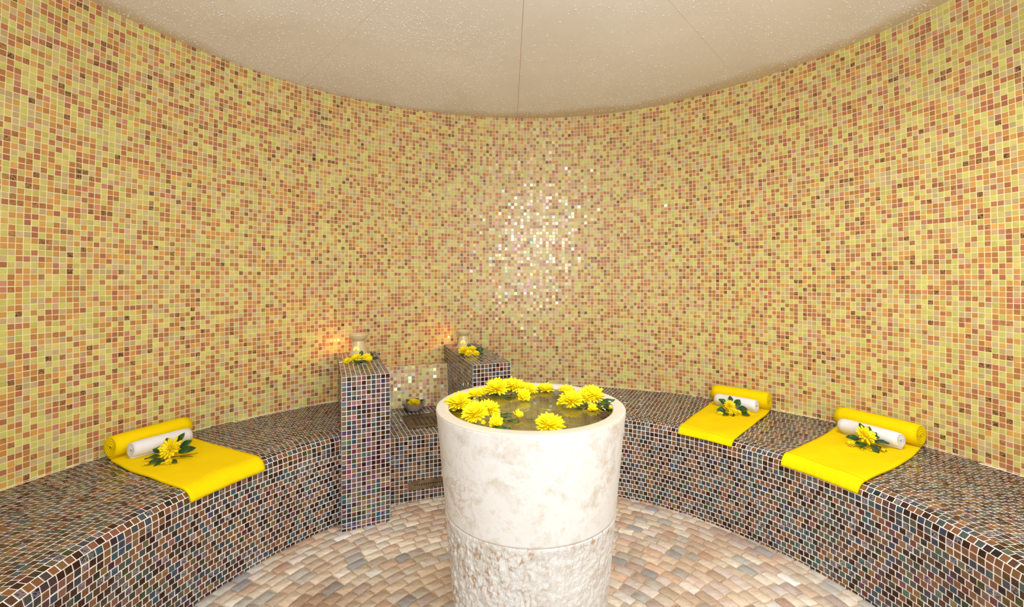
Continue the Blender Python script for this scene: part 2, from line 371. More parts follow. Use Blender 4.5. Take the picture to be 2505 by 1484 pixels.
# ------------------------------------------------------------------ floor: tumbled stone setts in rings
def floor():
    q = Quads(); th = np.linspace(-180, 180, 91); rs = np.linspace(0, 2.1, 8); R_, T = np.meshgrid(rs, th)
    q.grid(pol(R_, T, 0.0), 0)
    pts = []; r = .12
    while r < 1.40:
        dr = .050+rng.uniform(-.003, .003); n = max(6, int(2*PI*(r+dr/2)/.071)); off = rng.random()*360
        w_ = rng.uniform(.82, 1.18, n); e = np.concatenate([[0], np.cumsum(w_)/w_.sum()])*360+off
        for j in range(n): pts.append((r, r+dr, e[j], e[j+1]))
        r += dr
    A = np.array(pts); g = .0032; n = len(A)
    rm = (A[:, 0]+A[:, 1])/2; hw = np.radians(A[:, 3]-A[:, 2])*rm/2-g/2-.0005; hh = (A[:, 1]-A[:, 0])/2-g/2
    tm = np.radians((A[:, 2]+A[:, 3])/2); c = np.stack([CX+rm*np.cos(tm), CY+rm*np.sin(tm)], 1)
    ang = tm+rng.normal(0, .025, n); er = np.stack([np.cos(ang), np.sin(ang)], 1); et = np.stack([-np.sin(ang), np.cos(ang)], 1)
    base = []; corners = [(1, 1), (-1, 1), (-1, -1), (1, -1)]
    cut = rng.uniform(.10, .30, (n, 4))
    out = []
    for kk, (sx, sy) in enumerate(corners):
        k2 = cut[:, kk]
        a = (sx*hw, sy*hh*(1-k2*1.1)); b = (sx*hw*(1-k2*.8), sy*hh); mid = (sx*hw*(1-k2*.22), sy*hh*(1-k2*.28))
        seq = [a, mid, b] if sx*sy > 0 else [b, mid, a]
        for (x, y) in seq: out.append(c+et*(x*(1+rng.normal(0, .02, n)))[:, None]+er*(y*(1+rng.normal(0, .02, n)))[:, None])
    O = np.stack(out, 1)      # n,12,2
    z = rng.uniform(.0035, .006, n); tlt = rng.normal(0, .012, (n, 2))
    ctr = c[:, None]
    L0 = np.concatenate([O, np.full((n, 12, 1), -.001)], 2)
    def lay(sc, dz):
        X = ctr+(O-ctr)*sc; zz = z[:, None]+dz+((X-ctr)*tlt[:, None]).sum(2); return np.concatenate([X, zz[..., None]], 2)
    L1 = lay(1.0, -.0022); L2 = lay(.93, 0); L3 = np.concatenate([c, z[:, None]+.0004], 1)[:, None]
    V = np.concatenate([L0, L1, L2, L3], 1).reshape(-1, 3); b = (np.arange(n)*37)[:, None]; fs = []
    for L in (0, 12):
        for j in range(12): fs.append((L+j, L+12+j, L+12+(j+1) % 12, L+(j+1) % 12))
    for j in range(0, 12, 2): fs.append((24+j, 36, 24+(j+2) % 12, 24+(j+1) % 12))
    F = np.concatenate([b+np.array(f)[None] for f in fs], 1).reshape(-1, 4)
    fr = len(fs); q.add(V, F, 1, np.repeat(rng.random(n), fr), np.repeat(rng.random(n), fr))
    return tag(q.build('floor', [GROUTF, STONE], None, True), 'floor of tumbled beige, pink and grey stone setts laid in rings', kind='structure')
floor()
# ------------------------------------------------------------------ benches
RC = 3*TP*2/PI      # three tile rows bend over the edge
def bprof(th, s):
    """s: distance from the nosing start; s<0 on the top going back to the wall; through the rounded edge; then down the front"""
    rf = rfront(th); L = RC*PI/2; a = np.clip(s, 0, L)/RC
    r = rf+RC-RC*np.sin(a)+np.clip(-s, 0, None); z = BH-RC+RC*np.cos(a)-np.clip(s-L, 0, None)
    return pol(r, th, z)
def bnorm(th, s):
    L = RC*PI/2; a = np.clip(s, 0, L)/RC; t = np.radians(th)
    return np.stack([-np.sin(a)*np.cos(t), -np.sin(a)*np.sin(t), np.cos(a)], -1)
def bench(t0, t1, label):
    q = Quads(); smax = RC*PI/2+BH-RC
    th = np.linspace(t0, t1, 140)
    for u0, u1, k in ((0, 1, 2), (1, 2, 4), (2, 3, 2)):
        u = np.linspace(u0, u1, k); U, T = np.meshgrid(u, th)
        back = -(rwz(T, BH)-rfront(T)-RC)
        S = np.where(U <= 1, back*(1-U), np.where(U <= 2, (U-1)*RC*PI/2, RC*PI/2+(U-2)*(BH-RC)))
        q.grid(bprof(T, S), 0)
    g = .0026/2
    # end cap strips stay hidden against the blocks; tile rows
    nrow = int(.82/TP)+1
    rows = [-(i+1)*TP for i in range(nrow)] + [i*TP for i in range(int(smax/TP)+1)]
    for ri, s0 in enumerate(rows):
        s1 = min(s0+TP, smax+.001)
        if s1-s0 < .008: continue
        mid = (s0+s1)/2; rr = rfront((t0+t1)/2)+max(0, RC-mid if mid < RC else 0)
        n = int(round(math.radians(t1-t0)*rr/TP)); e = np.linspace(t0, t1, n+1); stp = e[1]-e[0]
        k = int(round(s0/TP)); near = -3 <= k <= 3
        off = 0 if (near or k % 2 == 0) else stp/2
        a0 = e[:-1]+off; a1 = a0+stp; da = g/TP*stp
        j = rng.normal(0, .0004, n)+.0012*np.sin(a0*.35+k*.2)*(0 if near else 1)
        a0 = a0+da; a1 = np.minimum(a1-da, t1)
        S0 = s0+g+j; S1 = s1-g+j
        keep = (a1-a0 > stp*.3) & (S0 > -(rwz(a0, BH)-rfront(a0)-RC)+.0)
        a0, a1, S0, S1 = a0[keep], a1[keep], S0[keep], S1[keep]
        if not len(a0): continue
        Q = np.stack([bprof(a0, S0), bprof(a0, S1), bprof(a1, S1), bprof(a1, S0)], 1)
        N = np.cross(Q[:, 1]-Q[:, 0], Q[:, 3]-Q[:, 0])
        if (N*bnorm((a0+a1)/2, (S0+S1)/2)).sum(1).mean() < 0: Q = Q[:, ::-1]
        q.tiles(Q, tilt=.00025)
    return tag(q.build('tiled_bench', [GROUTB, BENCHT]), label, 'bench')
# grout grid winding does not matter: the material is two sided
bench(126.6, 213, 'curved dark mosaic bench on the left, one yellow towel on it')
bench(-36, 92, 'curved dark mosaic bench on the right, two yellow towels on it')
# ------------------------------------------------------------------ blocks and ledge
def prism_tiles(q, foot, z0, z1, sides, top=True, side_pitch=TP):
    """foot: plan quad anticlockwise [front-left, front-right, back-right, back-left]"""
    f = [np.array([x, y, 0.]) for x, y in foot]; g = .0022/2; up = np.array([0, 0, 1.])
    for i in range(4):
        a, b = f[i], f[(i+1) % 4]; q.grid(np.array([[a+up*z0, b+up*z0], [a+up*z1, b+up*z1]]), 0)
        if i not in sides: continue
        L = np.linalg.norm(b-a); n = max(1, int(round(L/TP))); m = int(math.ceil((z1-z0)/TP)); e = (b-a)/L
        X = np.arange(n)*L/n; Z = z1-(np.arange(m)+1)*TP; XX, ZZ = np.meshgrid(X, Z); XX = XX.ravel(); ZZ = ZZ.ravel(); w_ = L/n
        ZB = np.maximum(ZZ, z0)
        pt = lambda x, z: a+e*x[:, None]+up*z[:, None]
        k = (ZZ+TP-ZB) > .006; XX, ZZ, ZB = XX[k], ZZ[k], ZB[k]
        q.tiles(np.stack([pt(XX+g, ZB+g), pt(XX+w_-g, ZB+g), pt(XX+w_-g, ZZ+TP-g), pt(XX+g, ZZ+TP-g)], 1), tilt=.0003)
    if top:
        q.grid(np.array([[f[0]+up*z1, f[1]+up*z1], [f[3]+up*z1, f[2]+up*z1]]), 0)
        n = int(round(np.linalg.norm(f[1]-f[0])/TP)); m = int(round(np.linalg.norm(f[3]-f[0])/TP))
        I, J = np.meshgrid(np.arange(n), np.arange(m)); I = I.ravel(); J = J.ravel()
        def bl(u, v): u = u[:, None]; v = v[:, None]; return (1-v)*((1-u)*f[0]+u*f[1])+v*((1-u)*f[3]+u*f[2])+up*z1
        gu = g/TP/n; gv = g/TP/m
        q.tiles(np.stack([bl(I/n+gu, J/m+gv), bl((I+1)/n-gu, J/m+gv), bl((I+1)/n-gu, (J+1)/m-gv), bl(I/n+gu, (J+1)/m-gv)], 1), tilt=.0003)
PH = .762
LB = [(-.836, 2.255), (-.626, 2.362), (-.905, 3.06), (-1.135, 3.00)]
RB = [(-.219, 2.576), (-.008, 2.674), (-.27, 3.45), (-.50, 3.38)]
q = Quads(); prism_tiles(q, LB, 0.0, PH, (0, 1, 3)); tag(q.build('tiled_pillar', [GROUTB, PILLART]), 'tall dark mosaic block at the end of the left bench, flowers on top', 'pillar')
q = Quads(); prism_tiles(q, RB, 0.0, PH, (0, 1, 3)); tag(q.build('tiled_pillar', [GROUTB, BENCHT]), 'dark mosaic block behind the round stone basin, oil burner on its far end', 'pillar')
def ledge():
    root = empty('tiled_ledge', (-.55, 2.8, 0), 'low dark mosaic ledge with metal grate between the two tall blocks', 'ledge')
    q = Quads(); prism_tiles(q, [(-.690, 2.518), (-.222, 2.688), (-.47, 3.30), (-.93, 3.04)], 0, .368, (0,))
    b = q.build('ledge_body', [GROUTB, BENCHT], root); b.matrix_parent_inverse = Matrix.Translation(root.location).inverted()
    # metal grate on top
    ex = Vector((.94, .34, 0)).normalized(); ey = Vector((-.34, .94, 0)).normalized(); o = Vector((-.598, 2.683, .3705))
    V = []; F = []; MI = []
    def slab(o_, ax, ay, az, lx, ly, lz, m):
        k = len(V)
        for dz in (0, lz):
            for (x, y) in ((0, 0), (lx, 0), (lx, ly), (0, ly)): V.append(o_+ax*x+ay*y+az*dz)
        for f_ in ((0, 3, 2, 1), (4, 5, 6, 7), (0, 1, 5, 4), (1, 2, 6, 5), (2, 3, 7, 6), (3, 0, 4, 7)): F.append(tuple(k+i for i in f_)); MI.append(m)
    uz = Vector((0, 0, 1)); sh = Vector((-.37, .93, 0)).normalized()
    slab(o, ex, sh, uz, .27, .27, .003, 0)
    for i in range(7):
        for j in range(9):
            slab(o+ex*(.045+i*.028)+sh*(.035+j*.019)+uz*.0031, ex, sh, uz, .016, .007, .0004, 1)
    gr = link('steam_grate', mesh('steam_grate', V, F, [PLATE, HOLE], mi=MI), root); gr.matrix_parent_inverse = Matrix.Translation(root.location).inverted()
    V.clear(); F.clear(); MI.clear()
    fx = Vector((.468, .170, 0)).normalized(); fn = Vector((.170, -.468, 0)).normalized(); p0 = Vector((-.690, 2.518, .068))+fx*.118+fn*.001
    slab(p0, fx, -fn*-1, uz, .24, .003, .050, 0)
    for i in range(13): slab(p0+fx*(.035+i*.0125)+fn*.0032+uz*.022, fx, fn, uz, .007, .0004, .006, 1)
    for dx in (.008, .228): slab(p0+fx*dx+fn*.0032+uz*.023, fx, fn, uz, .004, .001, .004, 1)
    op = link('outlet_plate', mesh('outlet_plate', V, F, [PLATE, HOLE], mi=MI), root); op.matrix_parent_inverse = Matrix.Translation(root.location).inverted()
ledge()
# sloping splashback of pale mosaic behind the ledge
def splash():
    q = Quads(); a = np.array([-.985, 3.045, .366]); b = np.array([-.40, 3.225, .366])
    def top(p): th = math.degrees(math.atan2(p[1]-CY, p[0]-CX)); t = pol(np.array(rwz(th, .64)-.004), th, .640); return t
    n = 25; m = 12; g = .0022/2
    nn = np.array([-.294, .956, 0]); bot = [a+(b-a)*i/n for i in range(n+1)]; tp = [x+nn*.067+np.array([0, 0, .274]) for x in bot]
    q.grid(np.array([tp, [x+nn*.12 for x in tp]]), 0)
    q.tiles(np.array([[tp[i]*.95+tp[i+1]*.05+nn*(.001+j*TP), tp[i]*.05+tp[i+1]*.95+nn*(.001+j*TP), tp[i]*.05+tp[i+1]*.95+nn*(j*TP+TP-.001), tp[i]*.95+tp[i+1]*.05+nn*(j*TP+TP-.001)] for i in range(n) for j in range(5)]), tilt=.0004)
    P = np.array([bot, tp]); q.grid(P, 0); f = lambda i, t: bot[i]*(1-t)+tp[i]*t
    Q = []
    for i in range(n):
        for j in range(m):
            du = .045; t0 = (j+.045)/m; t1 = (j+.955)/m; L = lambda t, s: f(i, t)*(1-s)+f(i+1, t)*s
            Q.append([L(t0, du), L(t0, 1-du), L(t1, 1-du), L(t1, du)])
    q.tiles(np.array(Q), tilt=.0007)
    tag(q.build('trim_1', [GROUTW, WALLT]), 'sloping panel of pale mosaic behind the low ledge', kind='structure')
splash()
# ------------------------------------------------------------------ stone basin
BX, BY, RIM = .056, 1.42, .863
WL = .850
def basin():
    root = empty('stone_basin', (BX, BY, 0), 'tall tapered white limestone basin of water with floating yellow flowers', 'basin')
    lo = lathe([(.19, 0), (.213, 0), (.2165, .06), (.2235, .16), (.2315, .26), (.238, .34), (.2455, .42), (.2525, .50), (.2585, .556), (.2600, .562), (.2585, .5655), (.2, .5655)], 128)
    # hewn surface: displaced facets
    V, F = lathe([(.05, 0)]+[(.2125+.0485*(z/.56)-.001, z) for z in np.linspace(0, .556, 190)]+[(.2595, .561), (.259, .565), (.05, .565)], 400)
    from mathutils import noise as mn
    W = []
    for (x, y, z) in V:
        r = math.hypot(x, y)
        if r > .2:
            k = min(1, max(0, (.556-z)/.02)) if z < .56 else 0
            p = Vector((x, y, z)); ridg = mn.noise(Vector((x*60, y*60, z*38)))+.8*mn.noise(Vector((x*120, y*120, z*75+9)))+.3*mn.noise(p*240)
            d = (ridg*(.0052 if x < -.02 else .0052-.0032*min(1, (x+.02)/.1))-.002)*k; x *= (r+d)/r; y *= (r+d)/r
        W.append((x, y, z))
    link('rough_base', mesh('rough_base', W, F, [BASINR], True), root)
    prof = [(.22, .5655), (.2590, .5655), (.2598, .572), (.2640, .62), (.2680, .66), (.2735, .72), (.2800, .79), (.2845, .835), (.2872, .853), (.2873, .8585), (.2866, .8610), (.2846, .8628), (.282, .863), (.2535, .863), (.2512, .8622), (.2498, .8595), (.2470, .80), (.235, .70), (.20, .655), (.12, .645), (.0, .645)]
    Vb, Fb = lathe(prof, 160); zt = [min(Vb[i][2] for i in f) for f in Fb]
    link('smooth_bowl', mesh('smooth_bowl', Vb, Fb, [BASIN, RIMST], True, [1 if z > .857 else 0 for z in zt]), root)
    inn = link('wet_interior', mesh('wet_interior', *lathe([(.2488, .853), (.2462, .80), (.2342, .70), (.1992, .656), (.1195, .6462), (.0, .6462)], 128), [WETIN], True), root); inn['label'] = 'wet stained stone inside the bowl'
    return root
basin()
def water():
    prof = [(0, .649), (.11, .649), (.195, .660), (.2315, .704), (.2442, .80), (.2475, WL), (0, WL)]
    V, F = lathe(prof, 128, cx=BX, cy=BY); o = link('basin_water', mesh('basin_water', V, F, [WATER], False))
    tag(o, 'still greenish water filling the white stone basin to its rim', 'water')
water()
# ------------------------------------------------------------------ flowers
def petal(L, W, elev, az, z0, r0, cup=.25, curl=.12, th=.0006):
    """closed petal: spoon shape with two skins"""
    nu, nv = 6, 4; top = []; bot = []
    for i in range(nu+1):
        t = i/nu; w_ = W*(.42+.58*math.sin(PI*min(1, t*.74))**.8)*(1 if t < .8 else math.sqrt(max(0, 1-((t-.8)/.205)**2)))
        for j in range(nv+1):
            s = (j/nv*2-1); x = L*t; y = w_*s*.5; z = cup*w_*(s*s)*.8+curl*L*t*t
            top.append(Vector((x, y, z))); bot.append(Vector((x, y, z-th*(1-s*s*.8))))
    M = Matrix.Rotation(az, 3, 'Z') @ Matrix.Rotation(-elev, 3, 'Y'); off = Matrix.Rotation(az, 3, 'Z') @ Vector((r0, 0, z0))
    V = [M @ p+off for p in top+bot]; F = []; n = (nu+1)*(nv+1)
    for i in range(nu):
        for j in range(nv):
            a = i*(nv+1)+j; F.append((a, a+nv+1, a+nv+2, a+1)); F.append((n+a, n+a+1, n+a+nv+2, n+a+nv+1))
        a = i*(nv+1); F.append((a, n+a, n+a+nv+1, a+nv+1)); a += nv; F.append((a, a+nv+1, n+a+nv+1, n+a))
    a = nu*(nv+1)
    for j in range(nv): F.append((a+j, n+a+j, n+a+j+1, a+j+1))
    return V, F
FM = {}
def flower_meshes(kind, variant):
    """unit flower of radius 1 scaled later; returns list of (name, mesh)"""
    key = (kind, variant)
    if key in FM: return FM[key]
    rd = random.Random(hash(kind) % 1 + variant*13+{'mum': 1, 'daisy': 2, 'bud': 3, 'cup': 4}[kind])
    lay = {'mum': [(20, 1.0, .22, 2, 0), (19, .93, .21, 14, .03), (17, .82, .20, 28, .06), (14, .68, .19, 43, .09), (10, .52, .17, 58, .11), (7, .38, .15, 74, .12)],
           'daisy': [(17, 1.0, .26, 4, 0), (15, .86, .24, 20, .04), (11, .64, .22, 40, .07), (7, .40, .18, 64, .08)],
           'cup': [(10, 1.0, .40, 34, 0), (9, .85, .36, 50, .03), (6, .62, .30, 64, .05)],
           'bud': [(7, 1.0, .55, 52, 0), (6, .8, .5, 66, .02)]}[kind]
    outer = []; inner = []
    for li, (n, L, W, el, z0) in enumerate(lay):
        ph = rd.random()
        for i in range(n):
            az = 2*PI*(i+ph+rd.uniform(-.2, .2))/n
            p = petal(L*rd.uniform(.84, 1.06), W*rd.uniform(.85, 1.1), math.radians(el+rd.uniform(-7, 9)), az, z0+.12+rd.uniform(-.01, .02), .06, cup=.3, curl=rd.uniform(.02, .2), th=.02)
            (outer if li < max(1, len(lay)-2) else inner).append(p)
    core = lathe([(0, .06), (.10, .07), (.17, .13), (.15, .2), (.08, .25), (0, .27)], 12)
    cal = lathe([(0, 0), (.07, .01), (.13, .06), (.15, .13), (.05, .15)], 10)
    res = [('outer_petals', mesh('outer_petals', *join(outer), [PETAL], True)), ('inner_petals', mesh('inner_petals', *join(inner), [PETAL], True)),
           ('flower_core', mesh('flower_core', *core, [CORE], True)), ('calyx', mesh('calyx', *cal, [LEAF], True))]
    FM[key] = res; return res
def bloom(loc, dia, kind='mum', variant=0, tilt=(0, 0), spin=0, parent=None, label=None, group=None):
    name = 'chrysanthemum' if parent is None else 'bloom'
    o = bpy.data.objects.new(name, None); scn.collection.objects.link(o); o.empty_display_size = .02
    o.location = loc; o.scale = (dia/2,)*3; o.rotation_mode = 'XYZ'
    # tilt = (lean towards +x, lean towards the viewer) in degrees
    R_ = Matrix.Rotation(math.radians(tilt[0]), 3, 'Y') @ Matrix.Rotation(math.radians(tilt[1]), 3, 'X') @ Matrix.Rotation(spin, 3, 'Z')
    o.rotation_euler = R_.to_euler()
    if parent: o.parent = parent
    else: tag(o, label, 'flower', group)
    for nm, me in flower_meshes(kind, variant): link(nm, me, o)
    return o
def leaf_geo(L, W, bend=.25, fold=.18, th=.0006, stalk=.18):
    nu, nv = 9, 4; top = []; bot = []
    for i in range(nu+1):
        t = i/nu; w_ = W*(math.sin(PI*t**.85)**.8 if 0 < t < 1 else .02)
        for j in range(nv+1):
            s = j/nv*2-1; top.append(Vector((L*t, w_*s/2, abs(s)*w_*fold-bend*L*t*t+.002*math.sin(t*9+s*2)))); bot.append(top[-1]-Vector((0, 0, th)))
    F = []; n = (nu+1)*(nv+1)
    for i in range(nu):
        for j in range(nv):
            a = i*(nv+1)+j; F.append((a, a+nv+1, a+nv+2, a+1)); F.append((n+a, n+a+1, n+a+nv+2, n+a+nv+1))
        a = i*(nv+1); F.append((a, n+a, n+a+nv+1, a+nv+1)); a += nv; F.append((a, a+nv+1, n+a+nv+1, n+a))
    return join([(top+bot, F), tube([(-L*stalk, 0, -.0005), (0, 0, 0), (L*.3, 0, .0002)], [.0008, .0008, .0005], 5)])
def leaf(loc, L, W, az, elev=0, roll=0, parent=None, label=None, group=None, bend=.2, fold=.18, tip=None):
    o = link('leaf', mesh('leaf', *leaf_geo(L, W, bend, fold), [LEAF], True), parent)
    o.location = loc; o.rotation_euler = (Matrix.Rotation(math.radians(az), 3, 'Z') @ Matrix.Rotation(-math.radians(elev), 3, 'Y') @ Matrix.Rotation(math.radians(roll), 3, 'X')).to_euler()
    if tip is not None:      # leaf laid in a plane that leans back from the viewer
        k = tip if 0 <= az % 360 <= 180 else tip*.3
        o.rotation_euler = (Matrix.Rotation(math.radians(k), 3, 'X') @ Matrix.Rotation(math.radians(az), 3, 'Z') @ Matrix.Rotation(-math.radians(elev*.2), 3, 'Y')).to_euler()
    if parent is None: tag(o, label, 'leaf', group)
    return o
# basin flowers: (u, v of the base on the water, diameter, kind, lift, tilt x, tilt y, label)
WG = 'yellow chrysanthemums floating in the stone basin'
WF = [
 (1139, 965, .066, 'daisy', .000, -8, 10, 'yellow flower floating alone at the basin back left, below the dark block'),
 (1184, 967, .046, 'cup', .002, -30, 30, 'small side-facing yellow flower at the left end of the back cluster'),
 (1216, 961, .084, 'mum', .010, -8, 22, 'large yellow bloom at the left of the back cluster, over a long leaf'),
 (1246, 950, .070, 'mum', .012, 4, 20, 'yellow bloom in the middle of the back cluster by the far rim'),
 (1270, 956, .066, 'daisy', .008, 10, 24, 'yellow bloom right of the middle in the back cluster'),
 (1297, 958, .052, 'daisy', .006, 30, 30, 'yellow bloom at the right end of the back cluster, dark leaf behind'),
 (1279, 975, .062, 'cup', .001, 10, 42, 'drooping yellow flower at the front of the back cluster, over clear water'),
 (1341, 946, .062, 'daisy', .000, 0, 8, 'yellow flower floating alone beside the far rim'),
 (1407, 953, .068, 'daisy', .000, 5, 6, 'yellow flower floating at the far right rim, behind the right cluster'),
 (1399, 989, .076, 'mum', .008, -6, 22, 'large yellow bloom on the left of the right-hand cluster'),
 (1380, 988, .040, 'bud', .001, -62, 24, 'half-open yellow bud at the left tip of the right-hand cluster'),
 (1456, 978, .078, 'mum', .012, 6, 20, 'large yellow bloom on the right of the right-hand cluster, by a broad leaf'),
 (1432, 982, .056, 'daisy', .010, 0, 26, 'yellow bloom squeezed between the two large ones of the right-hand cluster'),
 (1448, 1001, .036, 'cup', .000, 0, 40, 'tiny yellow flower at the front of the right-hand cluster'),
 (1492, 1001, .022, 'bud', .001, 20, 20, 'yellow bud on the right of the basin under the broad leaf'),
 (1121, 994, .078, 'mum', .006, -12, 22, 'yellow bloom on the left rim, behind the large front left cluster'),
 (1164, 1026, .078, 'mum', .014, -10, 28, 'largest yellow bloom, in the front left cluster over a long leaf'),
 (1196, 1016, .062, 'mum', .014, 12, 22, 'yellow bloom on top right of the front left cluster'),
 (1210, 1040, .052, 'cup', .002, 18, 50, 'smooth half-open yellow flower at the front of the front left cluster'),
 (1184, 1039, .022, 'bud', .002, -10, 40, 'tiny yellow bud before the front left cluster'),
 (1265, 1022, .040, 'cup', .001, 20, 14, 'upright small yellow flower alone right of the front left cluster'),
 (1343, 1048, .076, 'mum', .004, 0, 18, 'full yellow bloom floating alone at the front rim'),
]
for i, (u, v, dia, kind, lift, tx, ty, lb) in enumerate(WF):
    dia *= 1.09; p = at(u, v, WL); p.z = WL-.001+lift
    R_ = math.hypot(p.x-BX, p.y-BY); lim = .25-dia*.33
    if R_ > lim: p.x = BX+(p.x-BX)*lim/R_; p.y = BY+(p.y-BY)*lim/R_
    bloom(p, dia, kind, i % 3, (tx, ty), i*1.3, None, lb, WG)
LG = 'green leaves floating in the stone basin'
for (u, v, L, W, az, el, ro, lb) in [
    (1195, 967, .062, .020, -8, 0, 10, 'long green leaf floating under the left bloom of the back cluster'),
    (1232, 974, .040, .016, 10, 2, -10, 'green leaf floating under the middle of the back cluster'),
    (1300, 956, .034, .016, 0, 8, 0, 'dark leaf tip sticking out right of the back cluster'),
    (1466, 992, .056, .036, 14, 17, 0, 'broad dark green leaf on the right rim beside the right-hand cluster'),
    (1462, 996, .055, .020, -28, 0, 0, 'green leaf floating right of the tiny front flower of the right-hand cluster'),
    (1437, 998, .045, .016, 185, 0, 0, 'green leaf floating under the right-hand cluster'),
    (1392, 984, .040, .014, 195, 0, 0, 'dark leaf under the bud of the right-hand cluster'),
    (1128, 1028, .034, .015, 175, 3, 0, 'green leaf tip left of the front left cluster'),
    (1130, 1038, .062, .022, -24, 0, 10, 'green leaf floating before the largest bloom'),
    (1186, 1046, .070, .020, -12, 3, 0, 'long folded green leaf at the very front of the front left cluster'),
    (1225, 1030, .052, .010, -6, 2, 0, 'slim green leaf floating right of the front left cluster, nearest of three'),
    (1222, 1021, .034, .008, -3, 2, 0, 'slim green leaf between the front left cluster and the upright small flower, lower one'),
    (1223, 1014, .034, .009, 4, 2, 0, 'slim green leaf between the front left cluster and the upright small flower, upper one')]:
    p = at(u, v, WL); p.z = WL+.0015; leaf(p, L, W, az, el, ro, None, lb, LG, bend=.02, fold=.12)

# sprays on towels and blocks: bloom + leaves as parts
def spray(loc, label, blooms, leaves, stems=(), group=None, cat='flower spray'):
    root = empty('flower_spray', loc, label, cat, group)
    for i, (dx, dy, dz, dia, kind, tx, ty) in enumerate(blooms): bloom((dx, dy, dz), dia, kind, i % 3, (tx, ty), i*.9+loc[0]*7, root)
    for (dx, dy, dz, L, W, az, el, ro) in leaves: leaf((dx, dy, dz), L*1.05, W*1.1, az, el, ro, root, bend=.06, fold=.10, tip=48)
    for pts, r in stems: link('stem', mesh('stem', *tube(pts, r, 6), [STEM], True), root)
    return root
# ------------------------------------------------------------------ towels
def ribbon(P, N, th):
    """P (n,m,3) centre surface, N normals, thickness -> closed mesh"""
    n, m = P.shape[:2]; A = P+N*th/2; B = P-N*th/2; V = np.concatenate([A.reshape(-1, 3), B.reshape(-1, 3)]); F = []; k = n*m
    for i in range(n-1):
        for j in range(m-1):
            a = i*m+j; F.append((a, a+m, a+m+1, a+1)); F.append((k+a, k+a+1, k+a+m+1, k+a+m))
    for i in range(n-1):
        for j in (0, m-1):
            a = i*m+j; F.append((a, k+a, k+a+m, a+m) if j == 0 else (a, a+m, k+a+m, k+a))
    for j in range(m-1):
        for i in (0, n-1):
            a = i*m+j; F.append((a, a+1, k+a+1, k+a) if i == 0 else (a, k+a, k+a+1, a+1))
    return [tuple(v) for v in V], F
def roll_geo(A, B, R, pitch, th, up=Vector((0, 0, 1)), end_in=.004, squash=1.0, flip=1):
    """spiral roll with its axis from A to B (axis points); outer end finishes at the bottom, running towards the room centre"""
    A = Vector(A); B = Vector(B); ax = (B-A).normalized(); L = (B-A).length
    fw = Vector((CX, CY, 0))-(A+B)/2; fw.z = 0; fw = (fw-ax*fw.dot(ax)).normalized()
    turns = (R-.006)/pitch; n = int(turns*34); m = 12; P = np.zeros((n+1, m+1, 3)); N = np.zeros_like(P); rd = random.Random(int(A.x*1000))
    for i in range(n+1):
        t = i/n; r = .006+(R-.006-th/2)*t; a = -PI/2-(1-t)*turns*2*PI*1.0
        a = -PI/2-(turns*(1-t))*2*PI
        wob = .0018*math.sin(a*3+1)*(1-t)+.0012*math.sin(a*2)
        rr = r+wob; dv = fw*math.cos(a)*rr+up*math.sin(a)*rr*squash; nn = fw*math.cos(a)+up*math.sin(a)
        e0 = .003*math.sin(a*.9)+end_in*(1 if t > .96 else 0)
        for j in range(m+1):
            s = j/m; edge = min(s, 1-s)*m
            rim = .0035 if edge == 0 else (.0010 if edge < 1.5 else 0)      # rounded soft ends
            p = A+ax*(e0*(1-2*s)+L*(s if 0 < edge else s))+dv-nn*rim; P[i, j] = p; N[i, j] = nn
    return ribbon(P, N, th)
